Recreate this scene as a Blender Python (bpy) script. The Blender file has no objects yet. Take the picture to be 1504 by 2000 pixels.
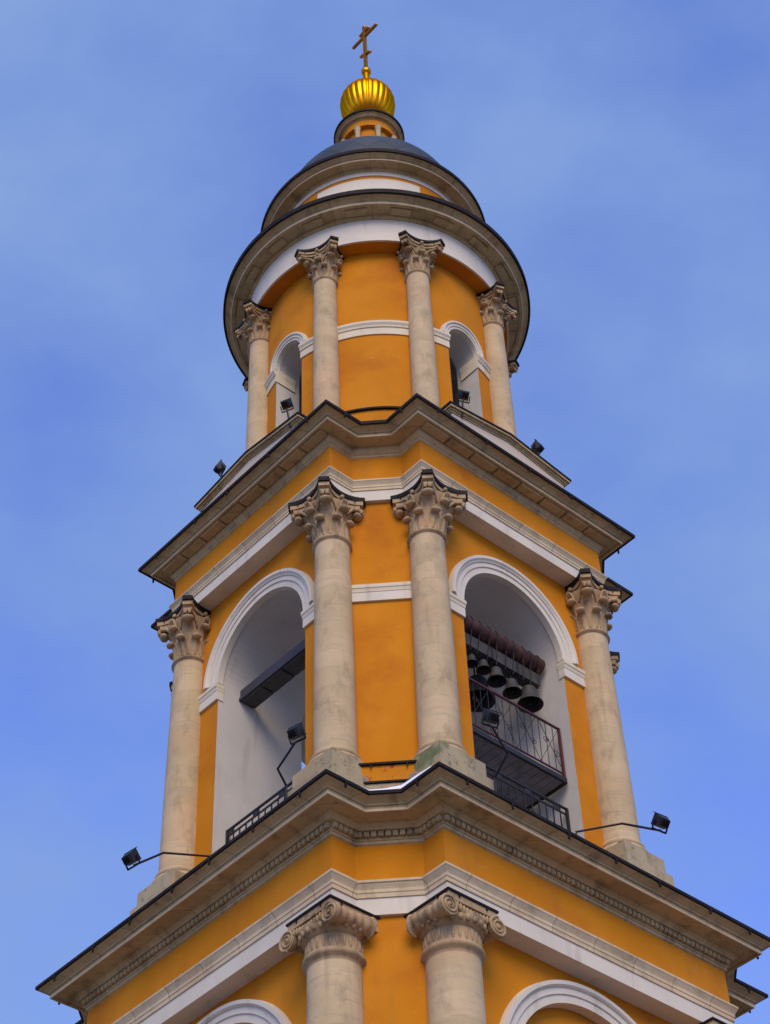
import bpy, bmesh, math, random
from mathutils import Vector, Matrix
random.seed(7)
PI = math.pi
S = bpy.context.scene
COL = S.collection
GZ = -1.6                                   # ground level (the camera is at height 0)

# ------------------------------------------------------------------ camera
cam = bpy.data.cameras.new('camera'); camo = bpy.data.objects.new('camera', cam); COL.objects.link(camo)
camo.matrix_world = Matrix(((-0.75160116, 0.45532559, 0.47725706, 21.66161049), (0.65890862, 0.55180570, 0.51122393, 23.18618162), (-0.03057983, 0.69870529, -0.71475576, 0.00000000), (0.00000000, 0.00000000, 0.00000000, 1.00000000)))
cam.sensor_fit = 'VERTICAL'; cam.sensor_height = 24.0; cam.lens = 3748.577 / 2000 * 24
cam.clip_start = 0.1; cam.clip_end = 6000
S.camera = camo

# ------------------------------------------------------------------ light, sky, exposure
SUN_EL, SUN_AZ = math.radians(40), math.radians(52)      # azimuth of the sun counted from +x towards +y
w = bpy.data.worlds.new('World'); S.world = w; w.use_nodes = True
nt = w.node_tree; N = nt.nodes; L = nt.links
for n in list(N): N.remove(n)
wo = N.new('ShaderNodeOutputWorld'); bg = N.new('ShaderNodeBackground')
sky = N.new('ShaderNodeTexSky'); sky.sky_type = 'NISHITA'; sky.sun_disc = False
sky.sun_elevation = SUN_EL; sky.sun_rotation = math.radians(90) - SUN_AZ
sky.air_density = 1.0; sky.dust_density = 0.6; sky.ozone_density = 2.0
tc = N.new('ShaderNodeTexCoord')
mp = N.new('ShaderNodeMapping'); mp.inputs['Scale'].default_value = (1.0, 1.0, 1.5); mp.inputs['Location'].default_value = (0.35, 0.2, 0.0)
n1 = N.new('ShaderNodeTexNoise'); n1.inputs['Scale'].default_value = 5.5; n1.inputs['Detail'].default_value = 6; n1.inputs['Roughness'].default_value = 0.52; n1.inputs['Distortion'].default_value = 0.1
cr = N.new('ShaderNodeValToRGB'); cr.color_ramp.elements[0].position = 0.26; cr.color_ramp.elements[1].position = 0.72
cr.color_ramp.elements[0].color = (0, 0, 0, 1); cr.color_ramp.elements[1].color = (1, 1, 1, 1)
mx = N.new('ShaderNodeMix'); mx.data_type = 'RGBA'
SKYMUL = (1.14, 1.22, 2.0, 1); CLOUD = (1.5, 2.38, 4.6, 1); SKYSTR = 0.1
ml = N.new('ShaderNodeMix'); ml.data_type = 'RGBA'; ml.blend_type = 'MULTIPLY'; ml.inputs[0].default_value = 1
L.new(tc.outputs['Generated'], mp.inputs[0]); L.new(mp.outputs[0], n1.inputs['Vector']); L.new(n1.outputs[0], cr.inputs[0])
L.new(sky.outputs[0], ml.inputs[6]); ml.inputs[7].default_value = SKYMUL
L.new(cr.outputs[0], mx.inputs[0]); L.new(ml.outputs[2], mx.inputs[6]); mx.inputs[7].default_value = CLOUD
L.new(mx.outputs[2], bg.inputs[0]); bg.inputs[1].default_value = SKYSTR; L.new(bg.outputs[0], wo.inputs[0])
sl = bpy.data.lights.new('sun', 'SUN'); sl.energy = 1.5; sl.angle = math.radians(40); sl.color = (1.0, 0.78, 0.44)
so = bpy.data.objects.new('sun', sl); COL.objects.link(so)
so.rotation_euler = Vector((-math.cos(SUN_EL) * math.cos(SUN_AZ), -math.cos(SUN_EL) * math.sin(SUN_AZ), -math.sin(SUN_EL))).to_track_quat('-Z', 'Y').to_euler()
S.view_settings.view_transform = 'Standard'; S.view_settings.look = 'None'
S.view_settings.exposure = 0.66; S.view_settings.gamma = 1.0; S.view_settings.use_curve_mapping = False
S.cycles.max_bounces = 6

# ------------------------------------------------------------------ materials
def rgb(c): return (c[0], c[1], c[2], 1)
class NB:
    def __init__(s, name):
        s.m = bpy.data.materials.new(name); s.m.use_nodes = True; s.t = s.m.node_tree; s.N = s.t.nodes; s.L = s.t.links
        s.b = s.N['Principled BSDF']; s.geo = s.N.new('ShaderNodeNewGeometry'); s.sep = None
    def pos(s): return s.geo.outputs['Position']
    def xyz(s, i):
        if s.sep is None:
            s.sep = s.N.new('ShaderNodeSeparateXYZ'); s.L.new(s.pos(), s.sep.inputs[0])
        return s.sep.outputs[i]
    def put(s, sock, v):
        if isinstance(v, (int, float)): sock.default_value = v
        elif isinstance(v, tuple): sock.default_value = rgb(v) if len(sock.default_value) == 4 else v
        else: s.L.new(v, sock)
    def math(s, op, a, b=0.0, c=0.0):
        n = s.N.new('ShaderNodeMath'); n.operation = op
        s.put(n.inputs[0], a); s.put(n.inputs[1], b); s.put(n.inputs[2], c); return n.outputs[0]
    def noise(s, scale, detail=4, rough=0.55, stretch=(1, 1, 1), off=(0, 0, 0), dist=0.0):
        mp = s.N.new('ShaderNodeMapping'); s.L.new(s.pos(), mp.inputs[0]); mp.inputs['Scale'].default_value = stretch; mp.inputs['Location'].default_value = off
        n = s.N.new('ShaderNodeTexNoise'); s.L.new(mp.outputs[0], n.inputs['Vector'])
        n.inputs['Scale'].default_value = scale; n.inputs['Detail'].default_value = detail; n.inputs['Roughness'].default_value = rough; n.inputs['Distortion'].default_value = dist
        return n.outputs[0]
    def white(s, v):
        n = s.N.new('ShaderNodeTexWhiteNoise'); n.noise_dimensions = '1D'; s.L.new(v, n.inputs['W']); return n.outputs[0]
    def ramp(s, v, a, b):
        n = s.N.new('ShaderNodeMapRange'); n.interpolation_type = 'SMOOTHSTEP'
        s.L.new(v, n.inputs[0]); n.inputs[1].default_value = a; n.inputs[2].default_value = b; return n.outputs[0]
    def mix(s, f, a, b, mode='MIX'):
        n = s.N.new('ShaderNodeMix'); n.data_type = 'RGBA'; n.blend_type = mode
        s.put(n.inputs[0], f); s.put(n.inputs[6], a); s.put(n.inputs[7], b); return n.outputs[2]
    def bump(s, h, strength=0.3, dist=0.02):
        n = s.N.new('ShaderNodeBump'); n.inputs['Strength'].default_value = strength; n.inputs['Distance'].default_value = dist
        s.L.new(h, n.inputs['Height']); s.L.new(n.outputs[0], s.b.inputs['Normal'])
    def done(s, col, rough=0.85, metal=0.0, spec=0.25):
        s.put(s.b.inputs['Base Color'], col); s.put(s.b.inputs['Roughness'], rough); s.b.inputs['Metallic'].default_value = metal
        s.b.inputs['Specular IOR Level'].default_value = spec; return s.m

def m_stucco(name, worn=False):
    k = NB(name)
    c = k.mix(k.ramp(k.noise(0.9, 5, 0.6), 0.35, 0.7), (0.56, 0.198, 0.005), (0.61, 0.23, 0.012))
    c = k.mix(k.math('MULTIPLY', k.ramp(k.noise(0.55, 6, 0.62, off=(3, 7, 1)), 0.48, 0.73), 0.6), c, (0.40, 0.105, 0.012))   # reddish weathered patches
    c = k.mix(k.math('MULTIPLY', k.ramp(k.noise(1.6, 5, 0.6, stretch=(1, 1, 0.12), off=(5, 1, 0)), 0.52, 0.74), 0.36), c, (0.34, 0.16, 0.03))
    c = k.mix(k.math('MULTIPLY', k.ramp(k.noise(7.0, 6, 0.7, off=(8, 2, 6)), 0.6, 0.72), 0.25), c, (0.66, 0.34, 0.08))   # run-off streaks
    if worn: c = k.mix(k.ramp(k.noise(4.5, 5, 0.65, off=(2, 2, 9)), 0.58, 0.62), c, (0.36, 0.06, 0.03))
    k.bump(k.noise(22, 4, 0.6), 0.25, 0.01)
    return k.done(c, 0.9, 0, 0.2)
def m_white(name, col=(0.68, 0.62, 0.505)):
    k = NB(name)
    c = k.mix(k.ramp(k.noise(1.1, 6, 0.6), 0.4, 0.75), col, tuple(x * 0.88 for x in col))
    c = k.mix(k.math('MULTIPLY', k.ramp(k.noise(2.2, 5, 0.65, stretch=(1, 1, 0.15), off=(4, 0, 2)), 0.54, 0.74), 0.4), c, (0.33, 0.28, 0.21))
    k.bump(k.noise(25, 4, 0.6), 0.15, 0.008)
    return k.done(c, 0.88, 0, 0.2)
def m_stone(name, base=(0.50, 0.39, 0.215), along=None, drum=None, dirt=0.58, moss=False):
    k = NB(name)
    a = k.ramp(k.noise(1.3, 6, 0.62), 0.35, 0.68)
    c = k.mix(a, base, (base[0] * 0.86, base[1] * 0.86, base[2] * 0.84))
    c = k.mix(k.math('MULTIPLY', k.ramp(k.noise(0.8, 4, 0.5, off=(9, 3, 4)), 0.5, 0.7), 0.55), c, (base[0] * 1.02, base[1] * 0.86, base[2] * 0.80))  # pinkish beds
    c = k.mix(k.math('MULTIPLY', k.ramp(k.noise(2.6, 7, 0.68, stretch=(1, 1, 0.5), off=(1, 8, 3)), 0.49, 0.70), dirt), c, (0.13, 0.095, 0.06))
    c = k.mix(k.math('MULTIPLY', k.ramp(k.noise(3.5, 6, 0.65, stretch=(1, 1, 0.1), off=(2, 5, 8)), 0.54, 0.7), dirt * 0.7), c, (0.16, 0.12, 0.085))
    v = None
    if along == 'xy': v = k.math('ADD', k.xyz(0), k.xyz(1))
    if along == 'ang': v = k.math('MULTIPLY', k.math('ARCTAN2', k.xyz(1), k.xyz(0)), 3.6)
    if v is not None:
        v = k.math('MULTIPLY', v, 1.02)
        c = k.mix(0.35, c, k.mix(k.white(k.math('FLOOR', v)), (0.75, 0.66, 0.5), (1.15, 1.08, 1.0)), 'MULTIPLY')
        fr = k.math('FRACT', v)
        c = k.mix(k.math('MULTIPLY', k.math('LESS_THAN', fr, 0.02), 0.55), c, (0.12, 0.09, 0.06))
    if drum:
        zz = k.math('MULTIPLY', k.math('ADD', k.xyz(2), k.math('MULTIPLY', k.noise(1.2, 2), 0.04)), 1 / drum)
        wn = k.white(k.math('ADD', k.math('FLOOR', zz), k.math('MULTIPLY', k.math('FLOOR', k.math('ADD', k.math('MULTIPLY', k.xyz(0), 0.6), k.math('MULTIPLY', k.xyz(1), 0.37))), 7.3)))
        c = k.mix(0.5, c, k.mix(wn, (0.84, 0.80, 0.74), (1.10, 1.05, 1.04)), 'MULTIPLY')
        c = k.mix(k.math('MULTIPLY', k.ramp(k.noise(3.2, 5, 0.6, stretch=(0.5, 0.5, 3.0), off=(6, 2, 2)), 0.5, 0.7), 0.35), c, (0.36, 0.30, 0.22))
        fr = k.math('FRACT', zz)
        c = k.mix(k.math('MULTIPLY', k.math('LESS_THAN', fr, 0.03), k.math('MULTIPLY', k.ramp(k.noise(2.2, 3, off=(0, 4, 4)), 0.48, 0.6), 0.38)), c, (0.17, 0.13, 0.09))
    if moss:
        d = k.N.new('ShaderNodeVectorMath'); d.operation = 'DISTANCE'; k.L.new(k.pos(), d.inputs[0]); d.inputs[1].default_value = (2.95, 3.85, 21.3)
        g = k.math('SUBTRACT', 0.5, d.outputs['Value']); g = k.math('ADD', g, k.math('MULTIPLY', k.math('SUBTRACT', k.noise(5, 5), 0.5), 1.2))
        c = k.mix(k.math('MULTIPLY', k.ramp(g, 0.0, 0.3), 0.7), c, (0.07, 0.14, 0.05))
        c = k.mix(k.math('MULTIPLY', k.ramp(k.noise(6.0, 6, 0.7, off=(3, 3, 3)), 0.57, 0.64), 0.6), c, (0.10, 0.09, 0.04))
    k.bump(k.noise(14, 6, 0.65), 0.4, 0.02)
    return k.done(c, 0.9, 0, 0.2)
def m_plain(name, col, rough=0.6, metal=0.0, spec=0.4, var=0.35, sc=6):
    k = NB(name); c = k.mix(k.ramp(k.noise(sc, 5, 0.6), 0.35, 0.7), col, tuple(x * (1 - var) for x in col))
    k.bump(k.noise(sc * 4, 3), 0.08, 0.01); return k.done(c, rough, metal, spec)
def m_tin(name):
    k = NB(name); c = k.mix(k.ramp(k.noise(2.5, 5, 0.65), 0.4, 0.7), (0.011, 0.009, 0.009), (0.022, 0.017, 0.016))
    c = k.mix(k.math('MULTIPLY', k.ramp(k.noise(3.0, 5, 0.6, off=(7, 7, 7)), 0.62, 0.74), 0.4), c, (0.06, 0.07, 0.06))
    return k.done(c, 0.7, 0, 0.15)
def m_slate(name):
    k = NB(name)
    u = k.math('MULTIPLY', k.math('ARCTAN2', k.xyz(1), k.xyz(0)), 20 / (2 * PI)); v = k.math('MULTIPLY', k.xyz(2), 1.15)
    f1 = k.math('FRACT', k.math('ADD', u, v)); f2 = k.math('FRACT', k.math('SUBTRACT', u, v))
    ln = k.math('MAXIMUM', k.math('LESS_THAN', f1, 0.05), k.math('LESS_THAN', f2, 0.05))
    wn = k.white(k.math('ADD', k.math('FLOOR', k.math('ADD', u, v)), k.math('MULTIPLY', k.math('FLOOR', k.math('SUBTRACT', u, v)), 5.7)))
    c = k.mix(wn, (0.026, 0.038, 0.052), (0.045, 0.060, 0.075)); c = k.mix(ln, c, (0.016, 0.02, 0.028))
    k.bump(k.math('SUBTRACT', 1.0, ln), 0.4, 0.02)
    return k.done(c, 0.6, 0.0, 0.3)
def m_gold(name, col=(0.76, 0.31, 0.010), rough=0.33):
    k = NB(name); c = k.mix(k.ramp(k.noise(3, 4), 0.4, 0.7), col, tuple(x * 0.85 for x in col))
    k.bump(k.noise(5, 3), 0.12, 0.02); k.b.inputs['Specular Tint'].default_value = rgb((1.0, 0.55, 0.12)); return k.done(c, rough, 1.0, 0.5)
def m_ground(name):
    k = NB(name); c = k.mix(k.ramp(k.noise(0.15, 6, 0.6), 0.42, 0.6), (0.13, 0.098, 0.068), (0.30, 0.27, 0.24)); k.bump(k.noise(3, 5), 0.3, 0.05)
    return k.done(c, 0.95, 0, 0.2)
M = dict(stucco=m_stucco('yellow_stucco'), worn=m_stucco('worn_yellow_stucco', True), white=m_white('white_paint'), reveal=m_white('white_limewash', (0.57, 0.54, 0.49)),
         stone=m_stone('limestone', along='xy'), stoner=m_stone('curved_limestone', along='ang'), shaft=m_stone('shaft_limestone', (0.58, 0.455, 0.275), drum=0.43, dirt=0.36),
         carve=m_stone('carved_limestone', (0.455, 0.325, 0.18), dirt=0.85), ped=m_stone('mossy_limestone', (0.44, 0.365, 0.225), moss=True, dirt=0.5),
         cream=m_stone('cream_moulding', (0.62, 0.515, 0.345), along='xy', dirt=0.3), edge=m_stone('lit_edge_limestone', (0.66, 0.52, 0.32), dirt=0.2), creamw=m_white('cream_paint', (0.68, 0.60, 0.44)), pale=m_white('pale_plaster', (0.56, 0.47, 0.37)),  # edge: paler stone, lit look of corona edges and mutule fronts put into colour
         tin=m_tin('dark_tin'), slate=m_slate('slate_sheets'), gold=m_gold('gilding'), cross=m_gold('aged_gilding', (0.50, 0.22, 0.07), 0.45),
         black=m_plain('black_enamel', (0.012, 0.012, 0.016), 0.5), iron=m_plain('dark_iron', (0.022, 0.020, 0.022), 0.6), rust=m_plain('rusty_steel', (0.115, 0.043, 0.032), 0.8, var=0.6),
         redpaint=m_plain('dark_red_paint', (0.10, 0.022, 0.026), 0.6), bell=m_plain('dark_bronze', (0.05, 0.05, 0.048), 0.65, 0.1), bellin=m_plain('bronze_black', (0.03, 0.028, 0.026), 0.7),
         greybeam=m_plain('grey_timber', (0.07, 0.066, 0.06), 0.85), plank=m_plain('weathered_planks', (0.22, 0.21, 0.225), 0.9, sc=3), steel=m_plain('grey_steel', (0.05, 0.048, 0.06), 0.55),
         snow=m_plain('snow', (0.85, 0.88, 0.95), 0.6, var=0.05), glass=m_plain('lamp_glass', (0.03, 0.035, 0.06), 0.12, spec=0.6, var=0.1), feather=m_plain('dark_feathers', (0.02, 0.018, 0.018), 0.7),
         ground=m_ground('muddy_snow'))

# ------------------------------------------------------------------ mesh helpers
class MB:
    def __init__(s): s.v = []; s.f = []; s.m = []; s.s = []; s.mi = 0; s.sm = False
    def face(s, idx): s.f.append(tuple(idx)); s.m.append(s.mi); s.s.append(s.sm)
    def add(s, pts): b = len(s.v); s.v += [tuple(p) for p in pts]; return b
    def grid(s, rows, cu=False, cv=False):
        n = len(rows[0]); b = s.add([p for r in rows for p in r]); R = len(rows)
        for i in range(R if cv else R - 1):
            for j in range(n if cu else n - 1):
                a = b + i * n + j; c = b + i * n + (j + 1) % n; d = b + ((i + 1) % R) * n + (j + 1) % n; e = b + ((i + 1) % R) * n + j
                s.face((a, c, d, e))
    def poly(s, pts): b = s.add(pts); s.face(range(b, b + len(pts)))
    def box(s, c, h, ax=None):
        X, Y, Z = ax or (Vector((1, 0, 0)), Vector((0, 1, 0)), Vector((0, 0, 1))); c = Vector(c)
        P = [c + X * (h[0] * i) + Y * (h[1] * j) + Z * (h[2] * k) for k in (-1, 1) for j in (-1, 1) for i in (-1, 1)]
        b = s.add(P)
        for q in ((0, 2, 3, 1), (4, 5, 7, 6), (0, 1, 5, 4), (2, 6, 7, 3), (0, 4, 6, 2), (1, 3, 7, 5)): s.face([b + i for i in q])
    def bar(s, a, b, wx, wy=None, up=(0, 0, 1)):
        a = Vector(a); b = Vector(b); d = b - a; l = d.length; d.normalize(); u = Vector(up)
        if abs(d.dot(u)) > 0.98: u = Vector((1, 0, 0))
        x = d.cross(u).normalized(); y = x.cross(d)
        s.box((a + b) / 2, (wx / 2, l / 2, (wy or wx) / 2), (x, d, y))
    def tube(s, pts, r, n=8, caps=True, sm=True):
        pts = [Vector(p) for p in pts]; rows = []; sv = s.sm; s.sm = sm; x0 = None
        for i, p in enumerate(pts):
            d = (pts[min(i + 1, len(pts) - 1)] - pts[max(i - 1, 0)]).normalized()
            if x0 is None: x0 = d.cross(Vector((0, 0, 1)) if abs(d.z) < 0.9 else Vector((1, 0, 0))).normalized()
            x0 = (x0 - d * x0.dot(d)).normalized(); y = d.cross(x0); rr = r[i] if isinstance(r, (list, tuple)) else r
            rows.append([p + (x0 * math.cos(2 * PI * j / n) + y * math.sin(2 * PI * j / n)) * rr for j in range(n)])
        s.grid(rows, cu=True); s.sm = False
        if caps: s.poly(rows[0][::-1]); s.poly(rows[-1])
        s.sm = sv
    def lathe(s, prof, n=48, c=(0, 0), lobes=0, amp=0.0, sm=True):
        # prof: list of (r, z); None starts a new smooth run (sharp edge)
        runs = [[]]
        for p in prof:
            if p is None: runs.append([runs[-1][-1]])
            else: runs[-1].append(p)
        sv = s.sm; s.sm = sm
        for run in runs:
            rows = []
            for r, z in run:
                rows.append([(c[0] + r * (1 + (amp * (abs(math.cos(lobes * t / 2)) - 0.6) if lobes else 0)) * math.cos(t), c[1] + r * (1 + (amp * (abs(math.cos(lobes * t / 2)) - 0.6) if lobes else 0)) * math.sin(t), z) for t in (2 * PI * j / n for j in range(n))])
            s.grid(rows, cu=True)
        s.sm = sv
    def ell(s, c, r, ax=None, nu=12, nv=8):
        X, Y, Z = ax or (Vector((1, 0, 0)), Vector((0, 1, 0)), Vector((0, 0, 1))); c = Vector(c); sv = s.sm; s.sm = True; rows = []
        for i in range(nv + 1):
            p = -PI / 2 + PI * i / nv
            rows.append([c + X * (r[0] * math.cos(p) * math.cos(2 * PI * j / nu)) + Y * (r[1] * math.cos(p) * math.sin(2 * PI * j / nu)) + Z * (r[2] * math.sin(p)) for j in range(nu)])
        s.grid(rows, cu=True); s.sm = sv
    def build(s, name, mats, parent=None, origin=(0, 0, 0), normals=True):
        if not isinstance(mats, (list, tuple)): mats = [mats]
        o3 = Vector(origin); me = bpy.data.meshes.new(name)
        me.from_pydata([tuple(Vector(p) - o3) for p in s.v], [], s.f)
        for m in mats: me.materials.append(m)
        for i, p in enumerate(me.polygons): p.material_index = s.m[i]; p.use_smooth = s.s[i]
        if normals:
            bm = bmesh.new(); bm.from_mesh(me); bmesh.ops.recalc_face_normals(bm, faces=bm.faces); bm.to_mesh(me); bm.free()
        o = bpy.data.objects.new(name, me); COL.objects.link(o); o.location = o3
        if parent is not None:
            o.parent = parent; o.location = o3 - wloc(parent)
        return o
def wloc(o):
    v = Vector(o.location)
    while o.parent: o = o.parent; v += Vector(o.location)
    return v
def thing(name, loc, label, cat, group=None):
    o = bpy.data.objects.new(name, None); COL.objects.link(o); o.location = loc; o.empty_display_size = 0.2
    return tag(o, label, cat, group)
def tag(o, label, cat, group=None):
    o['label'] = label; o['category'] = cat
    if group: o['group'] = group
    return o
def rk(k, x, y):
    for _ in range(k % 4): x, y = -y, x
    return x, y
R2 = math.sqrt(2)
def outline(a, h, c, q):
    """16-corner plan: four facades at distance a, |half| h, notched corners with a chamfer at distance c"""
    s = (c + q) * R2; P = []
    for k in range(4):
        for p in ((a + q, h + q), (s - (h + q), h + q), (h + q, s - (h + q)), (h + q, a + q)): P.append(rk(k, *p))
    return P
def ring(T, q, z): return [(x, y, z) for x, y in outline(*T, q)]
def sweep(mb, T, prof, close=False): 
    mb.grid([ring(T, q, z) for q, z in prof], cu=True, cv=close)
def octa(a, c, q, z):
    a, c = a + q, c + q; t = c * R2 - a; P = []
    for k in range(4):
        for p in ((a, -t), (a, t)): P.append(rk(k, *p) + (z,))
    return P

# ------------------------------------------------------------------ ground
g = MB(); g.poly([(-1500, -1500, GZ), (1500, -1500, GZ), (1500, 1500, GZ), (-1500, 1500, GZ)])
gr = g.build('ground', M['ground']); gr['kind'] = 'structure'

# ------------------------------------------------------------------ the tower
tower = thing('bell_tower', (0, 0, GZ), 'tall yellow and white classical bell tower with stone columns, grey dome and gilded top', 'bell tower')
T1 = (4.777, 3.469, 5.47); T2 = (4.0, 2.663, 4.29)
AW1, CW1 = 4.40, 5.40; AW2, CW2 = 3.63, 4.20

def arch_wall(mb, k, xp, yh, z0, z1, wd, zs, zsill, depth_fn=None, inner=None, n=32, mi_wall=0, mi_rev=1):
    """facade wall with an arched opening; xp(y) gives the outward position; inner(y) the inner end of the reveal"""
    def P(x, y, z): return rk(k, x, y) + (z,)
    mb.mi = mi_wall
    ang = [PI * i / n for i in range(n + 1)]
    A = [(wd * math.cos(t), zs + wd * math.sin(t)) for t in ang]
    if yh is not None:
        for sg in (-1, 1): mb.grid([[P(xp(sg * yh), sg * yh, z0), P(xp(sg * wd), sg * wd, z0)], [P(xp(sg * yh), sg * yh, zs), P(xp(sg * wd), sg * wd, zs)], [P(xp(sg * yh), sg * yh, z1), P(xp(sg * wd), sg * wd, z1)]])
    mb.grid([[P(xp(y), y, z) for y, z in A], [P(xp(y), y, z1) for y, z in A]])
    if zsill > z0: mb.grid([[P(xp(y), y, z0) for y, z in A], [P(xp(y), y, zsill) for y, z in A]])
    mb.mi = mi_rev
    E = [(wd, zsill)] + A + [(-wd, zsill)]
    mb.grid([[P(xp(y), y, z) for y, z in E], [P(inner(y), y, z) for y, z in E]])
    mb.grid([[P(xp(y), y, zsill) for y, z in A], [P(inner(y), y, zsill) for y, z in A]])

def arch_moulding(mb, k, xp, prof, zs, n=40):
    """prof: (radius, outward) points swept round the half circle"""
    rows = []
    for i in range(n + 1):
        t = PI * i / n
        rows.append([rk(k, xp(r * math.cos(t)) + o, r * math.cos(t)) + (zs + r * math.sin(t),) for r, o in prof])
    mb.grid(rows)
    mb.poly(rows[0]); mb.poly(rows[-1])

# --- lower storey
b = MB(); b.mi = 0
b.grid([octa(5.5, 6.6, 0, GZ), octa(5.5, 6.6, 0, 6.6)], cu=True); b.poly(octa(5.5, 6.6, 0, 6.6))
b.build('base_storey', M['stucco'], tower)
b = MB(); t1 = CW1 * R2 - AW1
for k in range(4):
    arch_wall(b, k, lambda y: AW1, t1, 6.6, 17.62, 1.93, 15.1, 8.2, inner=lambda y: AW1 - 0.16)
    b.mi = 0
    n = 32; A = [(1.93 * math.cos(PI * i / n), 15.1 + 1.93 * math.sin(PI * i / n)) for i in range(n + 1)]
    b.poly([rk(k, AW1 - 0.16, y) + (z,) for y, z in [(1.93, 8.2)] + A + [(-1.93, 8.2)]])
    b.grid([[rk(k, AW1, t1) + (z,), rk(k, t1, AW1) + (z,)] for z in (6.6, 17.62)])
b.build('wall', [M['stucco'], M['stucco']], tower)
for k in (0, 1):
    b = MB(); arch_moulding(b, k, lambda y: AW1, [(1.91, -0.15), (1.91, 0.05), (2.05, 0.05), (2.06, 0.075), (2.17, 0.075), (2.18, 0.10), (2.21, 0.13), (2.28, 0.13), (2.31, 0.0)], 15.1)
    b.build('arch_moulding', M['white'], tower)

def entablature(T, za, zm, zf, zt):
    b = MB(); sweep(b, T, [(0, za), (0, zm)]); b.poly(ring(T, 0, za)[::-1]); ar = b.build('architrave', M['white'], tower)
    b = MB(); h = zf - zm
    sweep(b, T, [(0, zm), (0.022, zm), (0.022, zm + 0.26 * h), (0.034, zm + 0.30 * h), (0.034, zm + 0.5 * h), (0.05, zm + 0.62 * h), (0.078, zm + 0.80 * h), (0.092, zm + 0.86 * h), (0.092, zm + h), (0, zm + h + 0.03)])
    b.build('architrave_moulding', M['cream'], tower)
    b = MB(); sweep(b, T, [(0, zf), (0, zt)]); b.build('frieze', M['stucco'], tower)
entablature(T1, 17.58, 17.90, 18.20, 18.97)
entablature(T2, 28.41, 28.70, 28.96, 29.72)

def edges_of(T, q):
    P = outline(*T, q); return [(Vector(P[i]), Vector(P[(i + 1) % 16])) for i in range(16)]
def clips(mb, T, q, z, pitch):
    """small gutter hooks below the edge"""
    for a, c in edges_of(T, q):
        l = (c - a).length; d = (c - a) / l; nrm = Vector((d.y, -d.x)); n = max(1, int(l / pitch))
        if l < 0.9: continue
        for i in range(n):
            p = a + d * (l * (i + 0.5 + random.uniform(-0.12, 0.12)) / n)
            mb.box((p.x + nrm.x * -0.01, p.y + nrm.y * -0.01, z - 0.05), (0.016, 0.016, 0.055))

# cornice below the open belfry: dentils, wide plain soffit, moulded corona
b = MB()
sweep(b, T1, [(0, 18.93), (0.035, 18.95), (0.035, 19.0), (0.055, 19.005), (0.055, 19.15), (0.15, 19.155), (0.165, 19.19), (0.21, 19.235), (0.22, 19.265), (0.46, 19.272), (0.46, 19.255), (0.514, 19.255),
              (0.518, 19.35), (0.545, 19.355), (0.56, 19.385), (0.62, 19.42), (0.68, 19.44), (0.69, 19.47), (0.60, 19.52)])
for a, c in edges_of(T1, 0.055):
    l = (c - a).length; d = (c - a) / l; nrm = Vector((d.y, -d.x)); n = int(round(l / 0.118)); p0 = l / n
    for i in range(n):
        p = a + d * (p0 * (i + 0.5)) + nrm * 0.04
        b.box((p.x, p.y, 19.095), (0.042, 0.028, 0.045), (Vector((d.x, d.y, 0)), Vector((nrm.x, nrm.y, 0)), Vector((0, 0, 1))))
b.mi = 1; sweep(b, T1, [(0.50, 19.251), (0.522, 19.251), (0.524, 19.30)])  # bright lit line along the corona, done as a paler strip
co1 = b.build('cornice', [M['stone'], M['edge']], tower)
b = MB(); sweep(b, T1, [(0.66, 19.47), (0.715, 19.455), (0.728, 19.46), (0.728, 19.525), (0.70, 19.535), (0.1, 19.62), (-0.5, 19.66)])
clips(b, T1, 0.728, 19.46, 1.15); b.poly(ring(T1, -0.5, 19.66)); b.build('gutter', M['tin'], co1)
# cornice above the belfry: flat mutules under the corona
b = MB()
sweep(b, T2, [(0, 29.68), (0.028, 29.70), (0.028, 29.755), (0.05, 29.77), (0.085, 29.83), (0.10, 29.89), (0.10, 29.945), (0.35, 29.95), (0.35, 29.925), (0.398, 29.925), (0.402, 30.01), (0.43, 30.015), (0.445, 30.04), (0.50, 30.075), (0.565, 30.095), (0.58, 30.12), (0.5, 30.18)])
for a, c in edges_of(T2, 0.10):
    l = (c - a).length; d = (c - a) / l; nrm = Vector((d.y, -d.x))
    if l < 2: continue
    n = 8; pit = l / n
    for i in range(n):
        p = a + d * (pit * (i + 0.5)) + nrm * 0.115
        ax = (Vector((d.x, d.y, 0)), Vector((nrm.x, nrm.y, 0)), Vector((0, 0, 1)))
        b.box((p.x, p.y, 29.925), (pit * 0.46, 0.10, 0.035), ax)
        if i % 2 == 0:
            b.mi = 1; p += nrm * 0.104; b.box((p.x, p.y, 29.922), (pit * 0.46, 0.006, 0.03), ax); b.mi = 0  # paler strip stands in for light on every other mutule front
b.mi = 1; sweep(b, T2, [(0.385, 29.921), (0.406, 29.921), (0.409, 29.965)])
co2 = b.build('cornice', [M['stone'], M['edge']], tower)
b = MB(); sweep(b, T2, [(0.56, 30.12), (0.605, 30.09), (0.622, 30.095), (0.622, 30.18), (0.59, 30.195), (0.0, 30.33), (-0.6, 30.5)])
clips(b, T2, 0.622, 30.10, 1.2); b.poly(ring(T2, -0.6, 30.5)); b.build('gutter', M['tin'], co2)

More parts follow.
